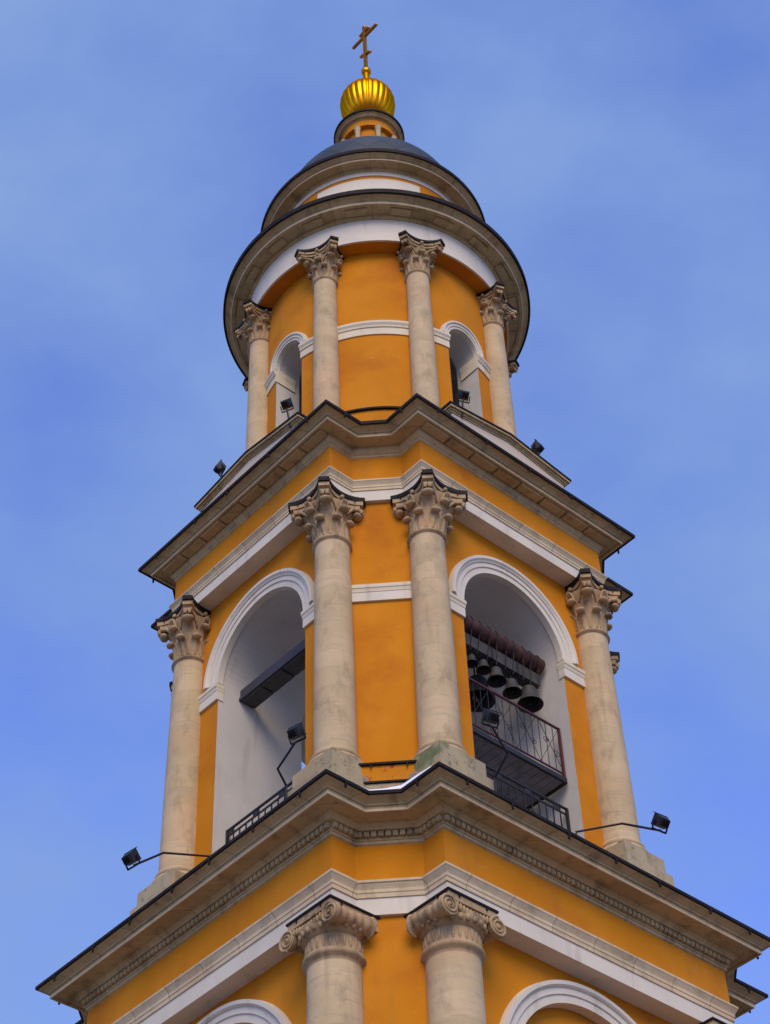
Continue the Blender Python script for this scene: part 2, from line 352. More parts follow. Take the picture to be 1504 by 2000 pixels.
# --- open belfry: octagonal wall pierced by crossing arches
W2, ZS2 = 1.407, 26.08
b = MB(); t2 = CW2 * R2 - AW2
for k in range(4):
    arch_wall(b, k, lambda y: AW2, t2, 19.6, 28.45, W2, ZS2, 21.0, inner=lambda y: abs(y))
    b.mi = 0; b.grid([[rk(k, AW2, t2) + (z,), rk(k, t2, AW2) + (z,)] for z in (19.6, 28.45)])
b.build('belfry_wall', [M['stucco'], M['reveal']], tower)
for k in (0, 1):
    b = MB(); arch_moulding(b, k, lambda y: AW2, [(1.385, -0.10), (1.385, 0.045), (1.52, 0.045), (1.525, 0.07), (1.63, 0.07), (1.635, 0.095), (1.66, 0.10), (1.70, 0.135), (1.765, 0.135), (1.79, 0.0)], ZS2)
    b.build('arch_moulding', M['white'], tower)
# string course and imposts, one band per corner pier
for k in (0, 1, 3):
    def band(prof, mat, ret=0.0):
        b = MB(); rows = []
        for q, z in prof:
            tq = (CW2 + q) * R2 - (AW2 + q)
            rows.append([rk(k, x, y) + (z,) for x, y in ((AW2 - 0.12, W2 - q * 0.35), (AW2 + q, W2 - q * 0.35), (AW2 + q, tq), (tq, AW2 + q), (W2 - q * 0.35, AW2 + q), (W2 - q * 0.35, AW2 - 0.12))])
        b.grid(rows, cv=True); return b.build('string_course', mat, tower)
    band([(0, 25.64), (0.05, 25.64), (0.05, 25.87), (0.0, 25.87)], M['white'])
    band([(0, 25.872), (0.06, 25.872), (0.065, 25.91), (0.075, 25.95), (0.09, 25.965), (0.09, 26.05), (0.0, 26.085)], M['creamw'])
# plinths on the chamfers, between the pedestals
for k in (0, 1, 3):
    X = Vector(rk(k, 1 / R2, 1 / R2)); Y = Vector((-X.y, X.x)); ax = (Vector((X.x, X.y, 0)), Vector((Y.x, Y.y, 0)), Vector((0, 0, 1)))
    b = MB(); c = X * 4.38; b.box((c.x, c.y, 21.10), (0.20, 0.75, 0.20), ax); p = b.build('plinth', M['worn'], tower)
    b = MB(); b.box((X * 4.395).to_tuple() + (21.325,), (0.235, 0.75, 0.022), ax); b.box((X * 4.43).to_tuple() + (20.88,), (0.24, 0.75, 0.02), ax)
    for y in (-0.3, 0.35): q = X * 4.63 + Y * y; b.box((q.x, q.y, 21.275), (0.012, 0.012, 0.05), ax)
    b.build('flashing', M['tin'], p)
    b = MB(); b.box((X * 4.42).to_tuple() + (20.20,), (0.22, 0.75, 0.65), ax); b.build('plinth_footing', M['ped'], p)

# --- columns
def leaf(mb, ang, path, width, tip, conv=0.35, nu=9):
    """an acanthus leaf: strip along path [(r, z)] at angle ang, ribbed and convex, ending in a curled tip"""
    ca, sa = math.cos(ang), math.sin(ang); rows = []; back = []; m = len(path)
    for i, (r, z) in enumerate(path):
        f = i / (m - 1); wv = width * (0.72 + 0.38 * math.sin(PI * min(1, f * 1.15)) ** 0.8) * (1 - 0.25 * f * f)
        row, bk = [], []
        for j in range(nu):
            u = -1 + 2 * j / (nu - 1); rib = 0.016 * math.cos(u * PI * 2.0) * (1 - 0.5 * f) + 0.012 * (1 if abs(u) < 0.1 else 0)
            rr = r - conv * wv * u * u + rib; y = u * wv * (1 + 0.05 * math.sin(i * 2.4))
            row.append((rr * ca - y * sa, rr * sa + y * ca, z)); rb = rr - 0.05; bk.append((rb * ca - y * sa, rb * sa + y * ca, z - 0.01))
        rows.append(row + bk[::-1])
    mb.sm = True; mb.grid(rows, cu=True); mb.sm = False; mb.poly(rows[-1])
    r, z = path[-1]; X = Vector((ca, sa, 0)); Y = Vector((-sa, ca, 0))
    mb.ell((ca * (r - tip * 0.35), sa * (r - tip * 0.35), z - tip * 0.30), (tip * 1.0, width * 0.86, tip * 0.72), (X, Y, Vector((0, 0, 1))))
def abacus_outline(s, inset, cut, n=10):
    P = []
    for k in range(4):
        a, c = Vector((s, -(s - cut))), Vector((s, s - cut))
        for i in range(n + 1):
            f = i / n; y = a.y + (c.y - a.y) * f; x = s - inset * (1 - (2 * f - 1) ** 2) ** 0.9
            P.append(rk(k, x, y))
    return P
def slab(mb, P, z0, z1, z2=None):
    b0 = [(x, y, z0) for x, y in P]; b1 = [(x, y, z1) for x, y in P]
    mb.grid([b0, b1], cu=True); mb.poly(b0[::-1]); mb.poly(b1)
def corinthian(r, H, s):
    """capital mesh from z=0 (top of shaft) to H (top of abacus)"""
    b = MB()
    b.lathe([(r, -0.02), (r * 1.02, 0.0), (r * 1.13, 0.02), (r * 1.16, 0.045), (r * 1.13, 0.075), None, (r * 1.05, 0.085), (r * 1.0, 0.12), None, (r * 0.98, 0.125), (r * 0.97, 0.3 * H), (r * 1.02, 0.5 * H), (r * 1.15, 0.66 * H), (r * 1.38, 0.76 * H), (r * 1.38, 0.78 * H)], 32)
    z0 = 0.12
    for i in range(8):   # lower ring
        a = PI / 8 + i * PI / 4
        leaf(b, a, [(r * 1.0, z0), (r * 1.03, 0.2 * H), (r * 1.06, 0.28 * H), (r * 1.12, 0.355 * H), (r * 1.24, 0.405 * H), (r * 1.40, 0.41 * H)], r * 0.36, r * 0.23)
    for i in range(8):   # upper ring, taller leaves between
        a = i * PI / 4; cor = i % 2
        if cor: pth = [(r * 0.99, z0), (r * 1.03, 0.3 * H), (r * 1.10, 0.48 * H), (r * 1.24, 0.60 * H), (r * 1.50, 0.67 * H), (r * 1.80, 0.68 * H)]
        else: pth = [(r * 0.99, z0), (r * 1.02, 0.3 * H), (r * 1.08, 0.45 * H), (r * 1.17, 0.55 * H), (r * 1.33, 0.615 * H), (r * 1.52, 0.62 * H)]
        leaf(b, a, pth, r * (0.44 if cor else 0.40), r * (0.27 if cor else 0.24))
    for k in range(4):   # scrolls under the abacus corners and a flower on each side
        a = PI / 4 + k * PI / 2; X = Vector((math.cos(a), math.sin(a), 0)); Y = Vector((-X.y, X.x, 0))
        for sg in (-1, 1):
            pts = [X * (r * 1.1) + Y * (sg * r * 0.55) + Vector((0, 0, 0.60 * H)), X * (r * 1.45) + Y * (sg * r * 0.35) + Vector((0, 0, 0.74 * H)), X * (s * R2 * 0.72) + Y * (sg * r * 0.15) + Vector((0, 0, 0.78 * H)), X * (s * R2 * 0.79) + Y * (sg * r * 0.13) + Vector((0, 0, 0.74 * H)), X * (s * R2 * 0.76) + Y * (sg * r * 0.13) + Vector((0, 0, 0.70 * H))]
            b.tube(pts, [0.08 * r, 0.11 * r, 0.13 * r, 0.14 * r, 0.10 * r], 8)
            pts = [X * (r * 1.15) + Y * (sg * r * 0.75) + Vector((0, 0, 0.58 * H)), X * (r * 1.22) + Y * (sg * r * 0.95) + Vector((0, 0, 0.72 * H)), X * (r * 1.15) + Y * (sg * r * 1.1) + Vector((0, 0, 0.76 * H)), X * (r * 1.08) + Y * (sg * r * 1.08) + Vector((0, 0, 0.71 * H))]
            b.tube(pts, [0.06 * r, 0.08 * r, 0.08 * r, 0.06 * r], 7)
        c = k * PI / 2; b.ell((math.cos(c) * (s * 0.75), math.sin(c) * (s * 0.75), 0.87 * H), (r * 0.13, r * 0.16, r * 0.16))
    sv = abacus_outline(s * 0.955, s * 0.275, s * 0.24); slab(b, [(x * 0.91, y * 0.91) for x, y in sv], 0.775 * H, 0.84 * H); slab(b, sv, 0.84 * H, 0.985 * H)
    fl = MB(); P = abacus_outline(s, s * 0.265, s * 0.235); slab(fl, P, 0.918 * H, H)
    for k in range(4):
        for y_ in (0.5, -0.5): x, y = rk(k, s * 0.80, s * y_); fl.box((x, y, 0.90 * H), (0.012, 0.012, 0.04))
    return b, fl
def shaft(rb, rt, z0, z1):
    b = MB(); pr = []
    for i in range(9):
        f = i / 8; pr.append((rb + (rt - rb) * (f ** 1.6), z0 + (z1 - z0) * f))
    b.lathe(pr, 40); return b
def attic_base(r, z0, z1):
    h = z1 - z0; b = MB()
    b.lathe([(r * 1.02, z1), (r * 1.06, z1 - 0.1 * h), None, (r * 1.12, z1 - 0.12 * h), (r * 1.17, z1 - 0.22 * h), (r * 1.12, z1 - 0.34 * h), None, (r * 1.08, z1 - 0.38 * h), (r * 1.10, z1 - 0.5 * h), None, (r * 1.20, z1 - 0.55 * h), (r * 1.30, z1 - 0.68 * h), (r * 1.33, z1 - 0.8 * h), (r * 1.28, z1 - 0.95 * h), (r * 1.15, z0)], 40)
    return b
def copy_tree(o, parent):
    c = o.copy(); COL.objects.link(c); c.parent = parent
    for ch in list(o.children): copy_tree(ch, c)
    return c
def make_column(kind):
    # built round the column axis, at real heights; the part itself is the shaft
    if kind == 2:
        col = shaft(0.40, 0.352, 21.74, 27.06).build('column', M['shaft'], tower, (0, 0, 21.74))
        cb, fl = corinthian(0.352, 28.405 - 27.06, 0.635); zc = 27.06
        bs = attic_base(0.40, 21.42, 21.74)
        pd = MB()
        for s_, z0, z1 in ((0.64, 19.55, 21.04), (0.60, 21.04, 21.08), (0.555, 21.08, 21.42)): slab(pd, [(s_, -s_), (s_, s_), (-s_, s_), (-s_, -s_)], z0, z1)
    else:
        col = shaft(0.31, 0.278, 32.0, 37.52).build('column', M['shaft'], tower, (0, 0, 32.0))
        cb, fl = corinthian(0.278, 38.55 - 37.45, 0.61); zc = 37.45
        bs = attic_base(0.31, 31.7, 32.0)
        pd = MB(); s_ = 0.42; slab(pd, [(s_, -s_), (s_, s_), (-s_, s_), (-s_, -s_)], 30.6, 31.7)
    for mbb in (cb, fl): mbb.v = [(x, y, z + zc) for x, y, z in mbb.v]
    z0 = Vector((0, 0, wloc(col).z))
    cap = cb.build('capital', M['carve'], col, tuple(z0)); f = fl.build('flashing', M['tin'], col, tuple(z0))
    bs.build('column_base', M['shaft'], col, tuple(z0)); pd.build('pedestal', M['ped'], col, tuple(z0))
    return col
def make_ionic(r, rb):
    za, zt = 17.575, 16.80          # abacus top, neck
    col = shaft(rb, r, 8.0, 16.62).build('column', M['shaft'], tower, (0, 0, 8.0)); z0 = (0, 0, 8.0)
    b = MB()
    b.lathe([(r * 1.0, 16.60), (r * 1.02, 16.68), (r * 1.12, 16.70), (r * 1.17, 16.74), (r * 1.15, 16.785), (r * 1.05, 16.81), None, (r * 1.03, 16.815), (r * 1.02, 17.08), None, (r * 1.06, 17.09), (r * 1.2, 17.14), (r * 1.3, 17.22), (r * 1.3, 17.30)], 40)
    n = 26                            # carved band on the neck, egg-and-dart above it
    for i in range(n):
        t = 2 * PI * i / n; X = Vector((math.cos(t), math.sin(t), 0)); Y = Vector((-X.y, X.x, 0))
        b.ell(X * (r * 1.02) + Vector((0, 0, 16.95)), (0.028, 0.030, 0.115), (X, Y, Vector((0, 0, 1))), 8, 6)
        b.ell(X * (r * 1.24) + Vector((0, 0, 17.19)), (0.045, 0.05, 0.065), (X, Y, Vector((0, 0, 1))), 8, 6)
    # cushion band between the volutes (front and back) : face is +x
    hv = 0.53; rv = 0.19; zc = 17.26
    b.box((0, 0, 17.35), (r * 1.16, hv, 0.06))
    for sx in (-1, 1):
        for i in range(11):
            y = -0.36 + 0.072 * i; b.ell((sx * (r * 1.17), y, 17.34 - 0.06 * (1 - (y / 0.4) ** 2)), (0.05, 0.030, 0.075), None, 8, 6)
        b.bar((sx * r * 1.18, -hv, 17.405), (sx * r * 1.18, hv, 17.405), 0.06, 0.045)
    for sy in (-1, 1):                # bolsters with flaring ends and spiral faces
        cy = sy * hv; m = 44; rows = []
        L_ = r * 1.22
        for i in range(m + 1):
            f = -0.5 + 1.5 * i / m; rr = rv * (0.66 + 0.34 * (abs(f - 0.25) / 0.75) ** 2.2) * (1 + 0.07 * math.cos(f * 22))
            rows.append([(f * L_, cy + rr * math.cos(2 * PI * j / 24), zc + 0.04 * (1 - f * f) + rr * math.sin(2 * PI * j / 24)) for j in range(24)])
        b.sm = True; b.grid(rows, cu=True); b.sm = False; b.poly(rows[0]); b.poly(rows[-1])
        for sx in (-1, 1):
            pts = []; rad = []
            for i in range(60):
                t = i / 59; a = sy * (PI / 2 + t * 2 * PI * 2.6) if sx > 0 else sy * (PI / 2 + t * 2 * PI * 2.6); q = rv * (0.93 * (1 - t) ** 1.05 + 0.07)
                pts.append((L_ + 0.006 if sx > 0 else -0.5 * L_ - 0.006, cy + q * math.cos(a), zc + q * math.sin(a))); rad.append(0.026 * (1 - 0.55 * t))
            b.tube(pts, rad, 6); b.ell((L_ if sx > 0 else -0.5 * L_, cy, zc), (0.04, 0.035, 0.035))
    slab(b, [(0.53, -0.53), (0.53, 0.53), (-0.53, 0.53), (-0.53, -0.53)], 17.40, 17.56)
    b.build('capital', M['carve'], col, z0)
    f = MB(); s_ = 0.555; slab(f, [(s_, -s_), (s_, s_), (-s_, s_), (-s_, -s_)], 17.535, za)
    for k in range(4):
        for yy in (-0.3, 0.3): x, y = rk(k, 0.54, yy); f.box((x, y, 17.515), (0.012, 0.012, 0.035))
    f.build('flashing', M['tin'], col, z0)
    attic_base(rb, 7.55, 8.0).build('column_base', M['shaft'], col, z0)
    p = MB(); slab(p, [(0.75, -0.75), (0.75, 0.75), (-0.75, 0.75), (-0.75, -0.75)], 6.6, 7.55); p.build('pedestal', M['ped'], col, z0)
    return col
def place(proto, spots, shift=0.0):
    base = wloc(proto); lean = {}; src = {c.name.split('.')[0]: c.data for c in proto.children}
    for i, (x, y, rz) in enumerate(spots):
        o = proto if i == 0 else copy_tree(proto, tower)
        o.location = Vector((x, y, base.z)) - Vector(tower.location); o.rotation_euler = (0, 0, rz)
        if shift:                     # these capitals lean a little off their shafts, away from the tower corner
            d = (math.copysign(shift, x), -math.copysign(shift, y)) if abs(x) > abs(y) else (-math.copysign(shift, x), math.copysign(shift, y))
            for ch in o.children:
                if ch.name.split('.')[0] in ('capital', 'flashing'):
                    key = (ch.name.split('.')[0], d)
                    if key not in lean:
                        me = src[ch.name.split('.')[0]].copy(); z0 = min(v.co.z for v in src['capital'].vertices); z1 = max(v.co.z for v in src['capital'].vertices)
                        for v in me.vertices: f = min(1, max(0, (v.co.z - z0 - 0.15) / (z1 - z0 - 0.4))); v.co.x += d[0] * f; v.co.y += d[1] * f
                        lean[key] = me
                    ch.data = lean[key]
x, y = 4.46, 3.13
place(make_ionic(0.445, 0.47), [(x, y, 0), (y, x, PI / 2), (x, -y, 0), (-y, x, PI / 2), (-x, y, PI), (y, -x, -PI / 2)])
x, y = 3.70, 2.35
place(make_column(2), [(x, y, 0), (y, x, 0), (x, -y, 0), (-y, x, 0), (-x, y, 0), (y, -x, 0)], 0.07)
RC = 3.12
place(make_column(3), [(RC * math.cos(t), RC * math.sin(t), t) for t in (math.radians(45 + d) for d in (21.3, -21.3, 68.7, -68.7, 111.3, -111.3))])

# --- gabled blocks standing on the belfry cornice
for k in (0, 1):
    def P(x, y, z): return rk(k, x, y) + (z,)
    HW, ZE, ZP = 1.85, 31.36, 31.62; X0 = 4.07
    def gable(mb, x0, x1, hw, dz0, dz1):
        a = [(-hw, ZE), (0, ZP), (hw, ZE)]
        F = [P(x1, y, z + dz1) for y, z in a] + [P(x1, y, z + dz0) for y, z in a[::-1]]; B = [P(x0, y, z + dz1) for y, z in a] + [P(x0, y, z + dz0) for y, z in a[::-1]]
        mb.poly(F); mb.poly(B[::-1]); mb.grid([F, B], cu=True)
    b = MB(); F = [P(X0, -HW + 0.14, 30.3), P(X0, HW - 0.14, 30.3), P(X0, HW - 0.14, ZE - 0.15), P(X0, 0, ZP - 0.13), P(X0, -HW + 0.14, ZE - 0.15)]
    Bk = [P(2.7, -HW + 0.14, 30.3), P(2.7, HW - 0.14, 30.3), P(2.7, HW - 0.14, ZE - 0.15), P(2.7, 0, ZP - 0.13), P(2.7, -HW + 0.14, ZE - 0.15)]
    b.poly(F); b.poly(Bk[::-1]); b.grid([F, Bk], cu=True); pd = b.build('pediment', M['pale'], tower)
    b = MB(); gable(b, 2.75, X0 + 0.025, HW - 0.09, -0.19, -0.15); gable(b, 2.75, X0 + 0.055, HW - 0.06, -0.15, -0.105); gable(b, 2.75, X0 + 0.11, HW - 0.02, -0.105, -0.05)
    b.build('raking_cornice', M['stone'], pd)
    b = MB(); gable(b, 2.7, X0 + 0.13, HW + 0.01, -0.05, 0.0); b.build('roof_flashing', M['tin'], pd)

# --- round storey
RW, RA = 3.0, 3.4; W3, ZS3 = 0.48, 35.83
cyl = lambda y: math.sqrt(max(RW * RW - y * y, 0))
b = MB()
for k in range(4):
    arch_wall(b, k, cyl, None, 30.5, 38.56, W3, ZS3, 32.4, inner=lambda y: math.sqrt(2.3 * 2.3 - y * y))
    t0 = math.asin(W3 / 2.3); b.mi = 1
    b.grid([[rk(k, 2.3 * math.cos(t), 2.3 * math.sin(t)) + (z,) for t in (t0 + (PI / 2 - 2 * t0) * i / 24 for i in range(25))] for z in (32.4, 38.3)])
    A = [(W3 * math.cos(PI * i / 32), ZS3 + W3 * math.sin(PI * i / 32)) for i in range(33)]
    b.grid([[rk(k, math.sqrt(2.3 * 2.3 - y * y), y) + (z,) for y, z in A], [rk(k, math.sqrt(2.3 * 2.3 - y * y), y) + (38.3,) for y, z in A]])
    b.mi = 0; t0 = math.asin(W3 / RW); b.sm = True
    rows = [[rk(k, RW * math.cos(t), RW * math.sin(t)) + (z,) for t in (t0 + (PI / 2 - 2 * t0) * i / 24 for i in range(25))] for z in (30.5, 33, 35.5, 38.56)]
    b.grid(rows); b.sm = False
b.mi = 0; b.grid([[(r * math.cos(t), r * math.sin(t), 38.56) for t in (2 * PI * i / 96 for i in range(96))] for r in (RW, RA)], cu=True)
b.mi = 1
for z in (32.4, 38.3): b.poly([(2.35 * math.cos(2 * PI * i / 48), 2.35 * math.sin(2 * PI * i / 48), z) for i in range(48)])
drum = b.build('round_wall', [M['stucco'], M['reveal']], tower)
b = MB(); b.lathe([(3.14, 30.4), (3.14, 32.53)], 96); b.build('drum_plinth', M['stucco'], tower)
b = MB(); b.lathe([(3.14, 32.52), None, (3.20, 32.52), None, (3.20, 32.575), None, (3.0, 32.64)], 96); b.build('plinth_flashing', M['tin'], drum)
for k in (0, 1):
    b = MB(); arch_moulding(b, k, cyl, [(0.465, -0.10), (0.465, 0.035), (0.53, 0.035), (0.535, 0.06), (0.60, 0.06), (0.62, 0.095), (0.67, 0.095), (0.69, -0.02)], ZS3)
    b.build('arch_moulding', M['white'], drum)
for k in (0, 1, 3):
    t0 = math.asin((W3 - 0.02) / RW)
    b = MB(); prof = [(-0.02, 35.36), (0.03, 35.36), (0.03, 35.60), (0.055, 35.605), (0.065, 35.66), (0.10, 35.72), (0.10, 35.79), (-0.02, 35.83)]; rows = []
    for q, z in prof:
        r = RW + q; y = W3 - 0.02 - max(q, 0) * 0.3
        row = [rk(k, 2.4, y) + (z,)] + [rk(k, r * math.cos(t), r * math.sin(t)) + (z,) for t in (t0 + (PI / 2 - 2 * t0) * i / 24 for i in range(25))] + [rk(k, y, 2.4) + (z,)]
        rows.append(row)
    b.grid(rows, cv=True); b.build('string_course', M['creamw'], drum)
b = MB(); b.lathe([(RA - 0.05, 38.555), (RA, 38.555), None, (RA, 39.44)], 96); b.build('architrave', M['white'], tower)
b = MB()
b.lathe([(RA - 0.02, 39.40), (3.43, 39.41), None, (3.43, 39.44), (3.47, 39.50), None, (3.47, 39.535), None, (3.74, 39.54), None, (3.74, 39.50), None, (3.815, 39.50), None, (3.835, 39.585), None, (3.85, 39.59), (3.87, 39.62), (3.93, 39.655), (3.98, 39.67), None, (3.99, 39.70), None, (3.9, 39.75)], 120)
n = 40
for i in range(n):
    t0, t1_ = 2 * PI * (i + 0.04) / n, 2 * PI * (i + 0.96) / n; pts = []
    if i % 2: continue
    A = [[(r * math.cos(t0 + (t1_ - t0) * j / 4), r * math.sin(t0 + (t1_ - t0) * j / 4), z) for j in range(5)] for r, z in ((3.49, 39.545), (3.49, 39.485), (3.69, 39.485), (3.69, 39.545))]
    b.grid(A, cv=True); b.poly([r_[0] for r_ in A]); b.poly([r_[-1] for r_ in A])
    b.mi = 1; b.grid([[(r * math.cos(t0 + (t1_ - t0) * j / 4), r * math.sin(t0 + (t1_ - t0) * j / 4), z) for j in range(5)] for r, z in ((3.694, 39.487), (3.694, 39.54))]); b.mi = 0
b.mi = 1; b.lathe([(3.817, 39.497), None, (3.826, 39.497), None, (3.84, 39.545)], 120)
co3 = b.build('cornice', [M['stoner'], M['edge']], tower)
b = MB(); b.lathe([(3.97, 39.70), None, (4.03, 39.67), None, (4.045, 39.68), None, (4.045, 39.83), None, (3.98, 39.86), (2.55, 40.5)], 120); b.build('gutter', M['tin'], co3)
# --- attic drum and its cornice
RB = 2.6
b = MB(); b.lathe([(RB, 40.3), (RB, 42.52)], 96); at = b.build('attic_wall', M['stucco'], tower)
b = MB(); b.lathe([(RB - 0.02, 42.47), (RB + 0.03, 42.47), None, (RB + 0.03, 42.66)], 96); b.build('white_band', M['white'], at)
for k in (0, 1, 3):
    c = math.radians(45 + 90 * k); hw = math.radians(31); b = MB()
    T = [c - hw + 2 * hw * i / 24 for i in range(25)]
    rows = [[(r * math.cos(t), r * math.sin(t), z) for t in T] for r, z in ((RB - 0.01, 40.4), (RB + 0.035, 40.4), (RB + 0.035, 42.31), (RB - 0.01, 42.33))]
    b.grid(rows); b.poly([r[0] for r in rows]); b.poly([r[-1] for r in rows]); b.build('wall_panel', M['white'], at)
b = MB(); b.lathe([(RB, 42.62), (2.64, 42.63), None, (2.64, 42.665), (2.69, 42.70), None, (2.69, 42.725), None, (2.88, 42.73), None, (2.88, 42.71), None, (2.945, 42.71), None, (2.95, 42.77), None, (2.98, 42.775), (3.0, 42.80), (3.06, 42.83), (3.09, 42.84), None, (3.10, 42.86), None, (3.0, 42.9)], 120)
b.mi = 1; b.lathe([(2.945, 42.707), None, (2.954, 42.707), None, (2.962, 42.75)], 120)
co4 = b.build('cornice', [M['stoner'], M['edge']], tower)
b = MB(); b.lathe([(3.07, 42.86), None, (3.125, 42.845), None, (3.14, 42.85), None, (3.14, 42.975), None, (3.08, 43.0), (2.58, 43.22)], 120); b.build('gutter', M['tin'], co4)
# --- dome, lantern, gilded cupola, cross
b = MB(); b.lathe([(2.595, 43.1), (2.595, 43.5)] + [(2.595 * math.cos(t), 43.62 + 2.595 * math.sin(t)) for t in (math.radians(a) for a in range(0, 76, 3))], 96)
b.build('dome', M['slate'], tower)
b = MB(); b.lathe([(0.69, 45.9), (0.69, 47.7)], 48); la = b.build('lantern', M['stucco'], tower)
b = MB(); b.lathe([(0.69, 47.68), None, (0.82, 47.68), None, (0.82, 47.98)], 48); b.build('frieze', M['stucco'], la)
b = MB(); b.lathe([(0.81, 47.95), (0.84, 47.97), None, (0.84, 48.0), None, (0.925, 48.005), None, (0.93, 48.03), (0.96, 48.06), (1.0, 48.075), None, (1.01, 48.11), (0.9, 48.12)], 64); lc = b.build('cornice', M['stoner'], la)
b = MB(); b.lathe([(0.98, 48.10), None, (1.035, 48.09), None, (1.045, 48.10), None, (1.045, 48.175), None, (1.0, 48.19), (0.6, 48.3), (0.45, 48.45), (0.45, 48.8)], 64); b.build('lantern_roof', M['tin'], la)
for i in range(8):
    t = PI / 8 + i * PI / 4
    if math.cos(t - PI / 4) < -0.1: continue
    b = MB(); c = (0.775 * math.cos(t), 0.775 * math.sin(t)); b.lathe([(0.085, 46.0), (0.075, 47.5)], 16, c); b.lathe([(0.075, 47.5), (0.095, 47.53), (0.08, 47.56), (0.10, 47.64), (0.11, 47.675)], 16, c)
    b.build('colonnette', M['shaft'], la)
b = MB(); pr = []
for a in range(-78, 91, 4):
    t = math.radians(a); r = 0.82 * math.cos(t) ** (1.0 if a > 0 else 0.8); z = 50.0 + (0.80 if a > 0 else 1.05) * math.sin(t)
    if a > 70: r = max(r, 0.835 * math.cos(math.radians(70)) * (1 - (a - 70) / 30)); z = 50.0 + 0.80 * math.sin(math.radians(70)) + (a - 70) * 0.02
    pr.append((r, z))
b.lathe([(0.25, 48.9)] + pr, 264, lobes=26, amp=0.042); on = b.build('gilded_cupola', M['gold'], tower)
b = MB(); b.lathe([(0.13, 50.9), (0.10, 51.6), (0.085, 51.76)], 20); b.build('neck', M['gold'], on)
b = MB(); b.ell((0, 0, 51.88), (0.155, 0.155, 0.15), None, 24, 16); b.build('finial_ball', M['gold'], on)
b = MB(); b.bar((0, 0, 52.0), (0, 0, 54.50), 0.075, 0.11, (0, 1, 0)); b.ell((0, 0, 54.52), (0.06, 0.085, 0.09)); cx = b.build('cross', M['cross'], tower)
for y0, z0, y1, z1, th in ((-0.53, 53.97, 0.56, 53.97, 0.085), (-0.19, 54.25, 0.2, 54.25, 0.08), (-0.2, 53.01, 0.22, 52.80, 0.085)):
    b = MB(); b.bar((0.0, y0, z0), (0.0, y1, z1), 0.085, th)
    for y, z in ((y0, z0), (y1, z1)): b.ell((0.0, y, z), (0.055, 0.05, 0.06))
    b.build('crossbar', M['cross'], cx)

# ------------------------------------------------------------------ iron railings across the foot of the belfry arches
def low_railing(k, label):
    t = thing('arch_railing', rk(k, 3.30, 0) + (21.0,), label, 'railing', 'low railings across the belfry arches')
    def P(y, z, x=3.30): return rk(k, x, y) + (z,)
    def part(name, f): b = MB(); f(b); b.build(name, M['iron'], t, tuple(t.location))
    hw = 1.37
    part('top_rail', lambda b: b.bar(P(-hw, 22.46), P(hw, 22.46), 0.045, 0.035)); part('middle_rail', lambda b: b.bar(P(-hw, 22.32), P(hw, 22.32), 0.03)); part('bottom_rail', lambda b: b.bar(P(-hw, 21.15), P(hw, 21.15), 0.03))
    for s_ in (-1, 1): part('post', lambda b: b.bar(P(s_ * hw, 21.0), P(s_ * hw, 22.48), 0.05))
    n = 14
    for i in range(1, n): 
        y = -hw + 2 * hw * i / n; top = 22.46 if i % 4 == 1 else 22.32
        part('baluster', lambda b: b.bar(P(y, 21.15), P(y, top), 0.022))
    for i in (0, 4, 8, 12):
        y = -hw + 2 * hw * (i + 0.5) / n; part('rail_ornament', lambda b: b.bar(P(y - 0.07, 22.38), P(y + 0.07, 22.38), 0.03, 0.09))
low_railing(0, 'low black iron railing across the foot of the left belfry arch')
low_railing(1, 'low black iron railing below the wooden balcony in the right belfry arch')

# ------------------------------------------------------------------ ringers' platform in the right arch
pl = thing('ringers_platform', (0, 2.5, 23.1), 'grey plank balcony with dark red metal railing inside the right belfry arch', 'balcony')
def part(name, mat, f, parent=pl): b = MB(); f(b); return b.build(name, mat, parent, tuple(wloc(pl)))
def planks(b):
    n = 13
    for i in range(n): x = -1.30 + 2.6 * (i + 0.5) / n; b.box((x, 2.35, 23.06 + random.uniform(-0.004, 0.004)), (2.6 / n / 2 - 0.006, 1.05, 0.025))
part('floor', M['plank'], planks); part('edge_beam', M['iron'], lambda b: b.box((0, 3.42, 23.05), (1.32, 0.03, 0.055)))
part('edge_beam', M['iron'], lambda b: b.box((-1.33, 2.35, 23.05), (0.025, 1.07, 0.05)))
rl = part('railing', M['redpaint'], lambda b: (b.bar((-1.28, 3.42, 24.33), (1.28, 3.42, 24.33), 0.045, 0.035), b.bar((-1.28, 3.42, 23.2), (1.28, 3.42, 23.2), 0.03)))
for x in (-1.28, 1.28): part('post', M['redpaint'], lambda b: b.bar((x, 3.42, 23.05), (x, 3.42, 24.35), 0.05), rl)
for i in range(1, 13): x = -1.28 + 2.56 * i / 13; part('baluster', M['iron'], lambda b: b.bar((x, 3.42, 23.2), (x, 3.42, 24.33), 0.011), rl)
for i in range(4):
    x0 = -1.28 + 0.64 * i
    def orn(b):
        b.bar((x0, 3.44, 23.2), (x0 + 0.64, 3.44, 24.33), 0.009); b.bar((x0 + 0.64, 3.40, 23.2), (x0, 3.40, 24.33), 0.009)
        for cx_, cz, sg in ((x0 + 0.14, 23.62, 1), (x0 + 0.42, 23.85, -1)):
            b.tube([(cx_ + sg * 0.09 * (1 - j / 26) * math.cos(j * 0.42), 3.43, cz + 0.09 * (1 - j / 26) * math.sin(j * 0.42)) for j in range(24)], 0.006, 5)
    part('scrollwork', M['iron'], orn, rl)

